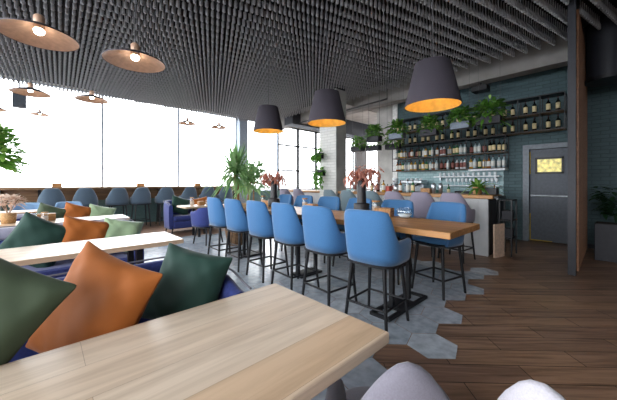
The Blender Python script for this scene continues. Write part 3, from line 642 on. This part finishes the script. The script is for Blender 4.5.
# ================================================================ PLANTS
def leaf(mb, base, dirv, L, wd, droop=.3, n=3, up=Vector((0, 0, 1))):
    d = dirv.normalized(); side = d.cross(up)
    side = side.normalized() if side.length > 1e-3 else Vector((1, 0, 0)); P = []
    for i in range(n+1):
        t = i/n; c = base+d*(L*t)+Vector((0, 0, -droop*L*t*t)); wv = wd*math.sin(PI*min(.98, .12+.88*t))*.5+.0008
        P.append([c-side*wv, c+Vector((0, 0, wv*.25)), c+side*wv])
    mb.grid(P)
def bush(mb, c, rad, n, L, wd, r, droop=.4, trail=0):
    for _ in range(n):
        a = r.uniform(0, 2*PI); e = r.uniform(-.25, 1.3); q = Vector((math.cos(a)*math.cos(e), math.sin(a)*math.cos(e), math.sin(e)))
        b = Vector(c)+Vector((q.x*rad[0], q.y*rad[1], q.z*rad[2]))*r.uniform(.2, 1)**.6
        if trail and r.random() < .4: b.z -= r.uniform(0, trail)
        leaf(mb, b, q+Vector((r.uniform(-.6, .6), r.uniform(-.6, .6), r.uniform(-.3, .5))), L*r.uniform(.6, 1.2), wd*r.uniform(.7, 1.2), droop)
# palm beside the long table
pl = thing('potted_palm', 'tall potted palm with arching leaves at far end of the long table', 'plant', (2.98, 5.42, .0042))
MB().lathe([(0, 0), (.19, 0), (.235, .25), (.245, .5), (.22, .5), (.21, .44), (0, .44)], n=24).build('pot', M['barrel'], pl); MB().lathe([(0, .445), (.208, .445)], n=20).build('soil', M['soil'], pl)
MB().tube([(0, 0, .44), (.03, .0, .8), (0, .02, 1.47)], [.05, .042, .04], 8).build('trunk', M['trunk'], pl); MB().tube([(.06, .0, .44), (.2, -.1, .8), (.26, -.14, 1.32)], [.03, .028, .026], 8).build('trunk', M['trunk'], pl)
r = random.Random(3); f = MB()
for c, n_, sc_ in (((0, .02, 1.45), 95, 1.2), ((0, .02, 1.62), 50, .95), ((.26, -.14, 1.3), 40, .8)):
    for k in range(n_):
        a = r.uniform(0, 2*PI); e = r.uniform(-.35, 1.35); q = Vector((math.cos(a)*math.cos(e), math.sin(a)*math.cos(e), math.sin(e)))
        leaf(f, Vector(c)+q*.04, q, sc_*r.uniform(.45, .78), .05, .5 if e < .9 else .12, 5)
f.cyl((0, .02, 1.4), (0, .02, 1.7), .03, .015, 6); f.build('foliage', M['palm'], pl)
# bushy plant behind it
b2 = thing('potted_shrub', 'bushy green plant in a dark tub standing behind the palm', 'plant', (3.95, 6.3, .0042)); MB().box(-.2, -.2, 0, .2, .2, .55).build('pot', M['potb'], b2, .01)
f = MB(); r = random.Random(5); bush(f, (0, 0, 1.25), (.42, .42, .62), 420, .2, .07, r); f.build('foliage', M['palm'], b2); MB().cyl((0, 0, .5), (0, 0, 1.2), .02).build('stem', M['trunk'], b2)
# foliage at the left edge
b3 = thing('potted_tree', 'leafy green plant at the left edge before the window', 'plant', (-.92, 8.3, 0)); MB().lathe([(0, 0), (.22, 0), (.26, .5), (.22, .5), (0, .44)], n=18).build('pot', M['potb'], b3); MB().tube([(0, 0, .44), (.04, 0, 1.2), (.0, .02, 1.9)], [.03, .025, .015]).build('stem', M['trunk'], b3)
f = MB(); r = random.Random(6); bush(f, (0.1, 0, 1.75), (.46, .45, .75), 700, .22, .11, r); f.build('foliage', M['leaf'], b3)
# floor plant at right
b4 = thing('potted_plant', 'dark leafy plant in a tall black planter by the right wall', 'plant', (6.95, -.02, 0)); MB().box(-.17, -.2, 0, .17, .2, .62).build('pot', M['potb'], b4, .01); MB().box(-.15, -.18, .62, .15, .18, .625).build('soil', M['soil'], b4)
f = MB(); r = random.Random(8)
for k in range(9):
    a = r.uniform(0, 6.28); q = Vector((math.cos(a)*.16, math.sin(a)*.2, .62)); f.cyl((0, 0, .6), q+Vector((0, 0, .0)), .008, .006, 5)
    for s in range(16): leaf(f, Vector((0, 0, .62)).lerp(q+Vector((0, 0, .45+.1*(k % 3))), .25+.75*s/16), Vector((r.uniform(-1, 1), r.uniform(-1, 1), r.uniform(-.2, .6))), .15, .06, .3)
f.build('foliage', M['leafd'], b4)
# plant on the bar
b5 = thing('potted_plant', 'green plant in a wicker pot on the right end of the bar', 'plant', (6.0, 1.72, bt)); MB().lathe([(0, 0), (.07, 0), (.085, .14), (.07, .14), (0, .12)], n=16).build('pot', M['terracotta'], b5)
f = MB(); r = random.Random(9)
for k in range(34):
    a = r.uniform(0, 6.28); e = r.uniform(.2, 1.35); leaf(f, Vector((0, 0, .1)), Vector((math.cos(a)*math.cos(e), math.sin(a)*math.cos(e), math.sin(e))), r.uniform(.34, .56), .06, .5, 4)
f.build('foliage', M['leaf'], b5)
# hanging planters
def hanging(label, loc, seed, w_=.22, zc=None, pot='potb', n=120, trail=.12, lf='leaf', sz=1):
    t = thing('hanging_planter', label, 'planter', loc, 0, 'planters hanging over the bar'); r = random.Random(seed)
    MB().box(-.09, -w_, 0, .09, w_, .14).build('pot', M[pot], t, .006)
    H = (zc or ZC)-loc[2]
    for y in (-w_+.02, w_-.02): MB().cyl((0, y, .13), (0, y, H), .003, n=4).build('cord', M['wire'], t)
    f = MB(); bush(f, (0, 0, .2), (.2*sz, (w_+.06)*sz, .26*sz), n*2, .13, .065, r, .5, trail); f.build('foliage', M[lf], t)
for i, (y, z, l, p) in enumerate(((1.58, 2.42, 'large hanging planter of bright green leaves nearest the door', 'potb'), (2.08, 2.40, 'hanging planter between the brightest plant and the right pendant lamp', 'potg'), (2.72, 2.34, 'hanging planter just below the right pendant lamp', 'potb'), (3.5, 2.36, 'hanging planter left of the right pendant lamp, before the racks', 'potg'), (4.15, 2.36, 'hanging planter near the left end of the bottle racks', 'potb'))):
    hanging(l, (6.2, y, z), 20+i, .18 if i else .2, 4.2 if 6.2 > 6.85 else ZC, p, 150 if i == 0 else 105, .12, 'leaf', 1.15 if i == 0 else .95)
for i, (x, y, z, l) in enumerate(((6.7, 5.05, 2.22, 'lower hanging planter right of the brick column, over the bar'), (6.7, 4.5, 2.2, 'lower hanging planter in the middle, behind the near vase'), (6.95, 4.05, 2.22, 'lower hanging planter close to the left end of racks'))):
    hanging(l, (x, y, z), 40+i, .2, 4.2 if x > 6.85 else ZC, 'potb', 80, .05)
def wallplant(label, loc, seed, trail):
    t = thing('wall_planter', label, 'planter', loc, 0, 'planters on the brick column'); r = random.Random(seed)
    MB().box(-.16, -.09, 0, 0, .09, .15).build('pot', M['potb'], t, .006); f = MB(); bush(f, (-.08, 0, .12), (.13, .16, .12), 50, .11, .05, r)
    for k in range(8):
        y = r.uniform(-.14, .16); x = -.17-r.uniform(0, .05)
        for s in range(14): leaf(f, Vector((x+r.uniform(-.03, .02), y+r.uniform(-.03, .03), .1-trail*s/14*r.uniform(.5, 1))), Vector((-.4, r.uniform(-1, 1), -.3)), .1, .05, .4)
    f.build('foliage', M['leaf'], t)
wallplant('trailing plant in a black pot on the white brick column, lower one', (5.618, 5.42, 1.5), 51, .55)
wallplant('trailing plant in a black pot on the white brick column, upper one', (5.618, 5.48, 1.98), 52, .2)
# ---------------------------------------------------------------- things on the long table
def vase(label, loc, seed, h=.5):
    t = thing('vase', label, 'vase', loc, 0, 'black vases on the long table'); r = random.Random(seed)
    MB().lathe([(0, 0), (.1, 0), (.102, .005), (.102, .13), (.098, .135), (.062, .14), (.06, .15), (.055, h*.7), (.045, h*.86), (.03, h*.92), (.0, h*.92)], n=18).build('body', M['vase'], t)
    f = MB()
    for k in range(24):
        a = r.uniform(0, 6.28); s_ = r.uniform(.08, .22); q = Vector((math.cos(a)*s_, math.sin(a)*s_, h+r.uniform(-.06, .1))); f.cyl((0, 0, h*.85), q, .003, .002, 4)
        for s in range(9): leaf(f, q+Vector((r.uniform(-.06, .06), r.uniform(-.06, .06), r.uniform(-.06, .03))), Vector((r.uniform(-1, 1), r.uniform(-1, 1), r.uniform(-.8, .6))), .085, .032, .5, 2)
    f.build('dried_flowers', M['dry'], t)
vase('black bottle vase with dried pink flowers, nearer one on the long table', (3.0, 2.2, .9), 60)
vase('black bottle vase with dried pink flowers, farther one on the long table', (2.86, 3.92, .9), 61, .48)
def tbox(label, loc, s=(.1, .07, .07), rz=0):
    o = MB().box(-s[0], -s[1], 0, s[0], s[1], s[2]).build('wooden_box', M['wbox'], None, .005); o.location = loc; o.rotation_euler = (0, 0, rz); return tag(o, label, 'box', 'wooden boxes on tables')
tbox('wooden box on the long table right of the near vase', (2.99, 1.86, .9), (.07, .1, .10), .2)
jar('cork-lidded jar on the long table beside the near vase', (3.03, 2.0, .9), .18, .055)
bw = thing('glass_bowl', 'white glass bowl near the front end of the long table', 'bowl', (3.0, 1.60, .9)); MB().lathe([(0, 0), (.05, 0), (.09, .05), (.085, .1), (.06, .12), (.055, .12), (.08, .1), (.085, .05), (.0, .008)], n=20).build('bowl', M['jar'], bw); MB().lathe([(0, .009), (.05, .01), (.08, .045), (0, .055)], n=16).build('filling', M['mist'], bw)
for i, (x, y, l) in enumerate(((2.98, 3.12, 'wooden box halfway along the long table'), (2.98, 4.28, 'wooden box near the far end of the long table'))): tbox(l, (x, y, .9), (.06, .09, .08))
jar('glass jar with wooden lid halfway along the long table', (3.0, 3.29, .9), .16, .045); jar('glass jar with wooden lid near the far end of the long table', (3.0, 4.45, .9), .16, .045)
# things on the left tables
fp = thing('potted_flowers', 'pot of dried cream flowers at the left edge on third table', 'plant', (-.36, 5.6, .75)); MB().lathe([(0, 0), (.07, 0), (.085, .14), (.07, .14), (0, .12)], n=16).build('pot', M['terracotta'], fp)
f = MB(); r = random.Random(70); bush(f, (0, 0, .27), (.15, .15, .12), 170, .08, .035, r); [f.cyl((0, 0, .12), (r.uniform(-.15, .15), r.uniform(-.15, .15), .35), .004, .003, 4) for _ in range(12)]; f.build('flowers', M['drycream'], fp)
tbox('wooden cutlery box on the third table beside the flower pot', (.02, 5.66, .75), (.1, .07, .1))
jar('glass jar on the third table left of the cutlery box', (-.12, 5.5, .75), .15, .045); jar('glass jar on the third table in front of cutlery box', (.0, 5.45, .75), .14, .042)
tbox('wooden box on the small table by the navy sofa', (2.82, 6.9, .75), (.07, .07, .1)); jar('glass jar on the small table by the navy sofa', (2.62, 6.95, .75), .2, .05); jar('squat jar at the right of the small table by the navy sofa', (2.99, 6.9, .75), .13, .05)

# ================================================================ LAMPS
def cone_pendant(label, loc):
    t = thing('pendant_lamp', label, 'pendant lamp', loc, 0, 'charcoal pendants over the long table')
    MB().lathe([(.262, 0), (.165, .42), (.02, .425), (.02, .42), (.16, .414), (.257, 0), (.262, 0)], n=40).build('shade', M['shade'], t)
    MB().lathe([(.2565, .002), (.1595, .412), (.02, .414)], n=40).build('lining', M['gold'], t)
    MB().cyl((0, 0, .42), (0, 0, ZC-loc[2]), .004, n=6).build('cord', M['wire'], t); so = MB().lathe([(0, .3), (.03, .3), (.03, .41), (0, .41)], n=12).build('socket', M['blackm'], t)
    MB().lathe([(0, .2), (.028, .215), (.04, .25), (.028, .285), (.018, .3)], n=12).build('bulb', M['bulb'], so)
cone_pendant('charcoal cone pendant with gold lining, nearest of three over the long table', (2.80, 1.20, 2.06))
cone_pendant('charcoal cone pendant with gold lining, middle of three over the long table', (2.80, 2.63, 2.11))
cone_pendant('charcoal cone pendant with gold lining, farthest of three over the long table', (2.82, 4.03, 2.19))
def dish_pendant(label, loc, Dm=.47, tilt=(0, 0)):
    t = thing('pendant_lamp', label, 'pendant lamp', loc, 0, 'copper dish pendants over the tables'); k = Dm/.47
    MB().lathe([(.235*k, 0), (.238*k, .006), (.15*k, .05*k), (.05*k, .085*k), (.03*k, .09*k)], n=36).build('shade', M['copperdark'], t)
    MB().lathe([(.232*k, .001), (.15*k, .045*k), (.05*k, .08*k), (.03*k, .085*k)], n=36).build('lining', M['copper'], t)
    so = MB().lathe([(.0, .06*k), (.032*k, .06*k), (.034*k, .15*k), (.02*k, .165*k), (0, .165*k)], n=14).build('socket', M['copper'], t)
    MB().lathe([(0, .012*k), (.026*k, .025*k), (.034*k, .045*k), (.025*k, .06*k)], n=14).build('bulb', M['bulbdim'], so); MB().cyl((0, 0, .16*k), (0, 0, ZC-loc[2]), .003, n=5).build('cord', M['wire'], t)
dish_pendant('copper dish pendant at the top left corner, largest in view', (-.03, 2.9, 2.385)); dish_pendant('copper dish pendant right of the largest one, under the dark ceiling', (.57, 2.80, 2.34))
dish_pendant('copper dish pendant below the largest one, against the bright window', (-.16, 6.1, 2.68)); dish_pendant('copper dish pendant against the bright window, left of the first window bar', (.6, 6.15, 2.74))
dish_pendant('small dish pendant at left, added for a lamp reflection in the window', (-.08, 8.9, 2.86), .33); dish_pendant('distant dish pendant beside the right window bar', (2.85, 7.9, 2.92), .46); dish_pendant('distant dish pendant left of the blue grey column', (3.55, 7.45, 2.84), .44)  # first lamp is added in place of a reflection in the glass
dish_pendant('dish pendant cut by the left edge of the view', (-.72, 8.6, 2.80), .33)
# ceiling things
du = thing('air_duct', 'thick black round air duct hanging at the top right', 'duct', (6.95, .02, 0)); MB().cyl((0, 0, 3.05), (0, 0, ZS-.002), .27, n=28).build('pipe', M['darkpanel'], du); MB().cyl((0, 0, 3.02), (0, 0, 3.08), .285, n=28).build('collar', M['blackm'], du)
sk = thing('loudspeaker', 'dark box loudspeaker hanging near the window at upper left', 'speaker', (-.42, 9.2, 3.02)); MB().box(-.11, -.1, 0, .11, .1, .30).build('cabinet', M['speaker'], sk, .01); MB().cyl((0, 0, .30), (0, 0, ZS-3.02), .012, n=6).build('bracket', M['wire'], sk)
sk2 = thing('projector', 'small black box mounted under the beam above the wine rack', 'projector', (7.4, 2.05, 3.42)); MB().box(-.14, -.16, 0, .14, .16, .12).build('body', M['blackm'], sk2, .01); MB().cyl((0, 0, .12), (0, 0, .2), .02, n=8).build('mount', M['blackm'], sk2)
pi = MB().cyl((6.9, 4.2, 3.62), (7.2, 8.2, 3.62), .025, n=8).cyl((6.9, 4.2, 3.62), (6.9, 4.2, 4.2), .01, n=6).cyl((7.2, 8.2, 3.62), (7.2, 8.2, 4.2), .01, n=6).build('ceiling_pipe', M['blackm']); tag(pi, 'thin black pipe under the concrete ceiling over the bar', 'pipe')
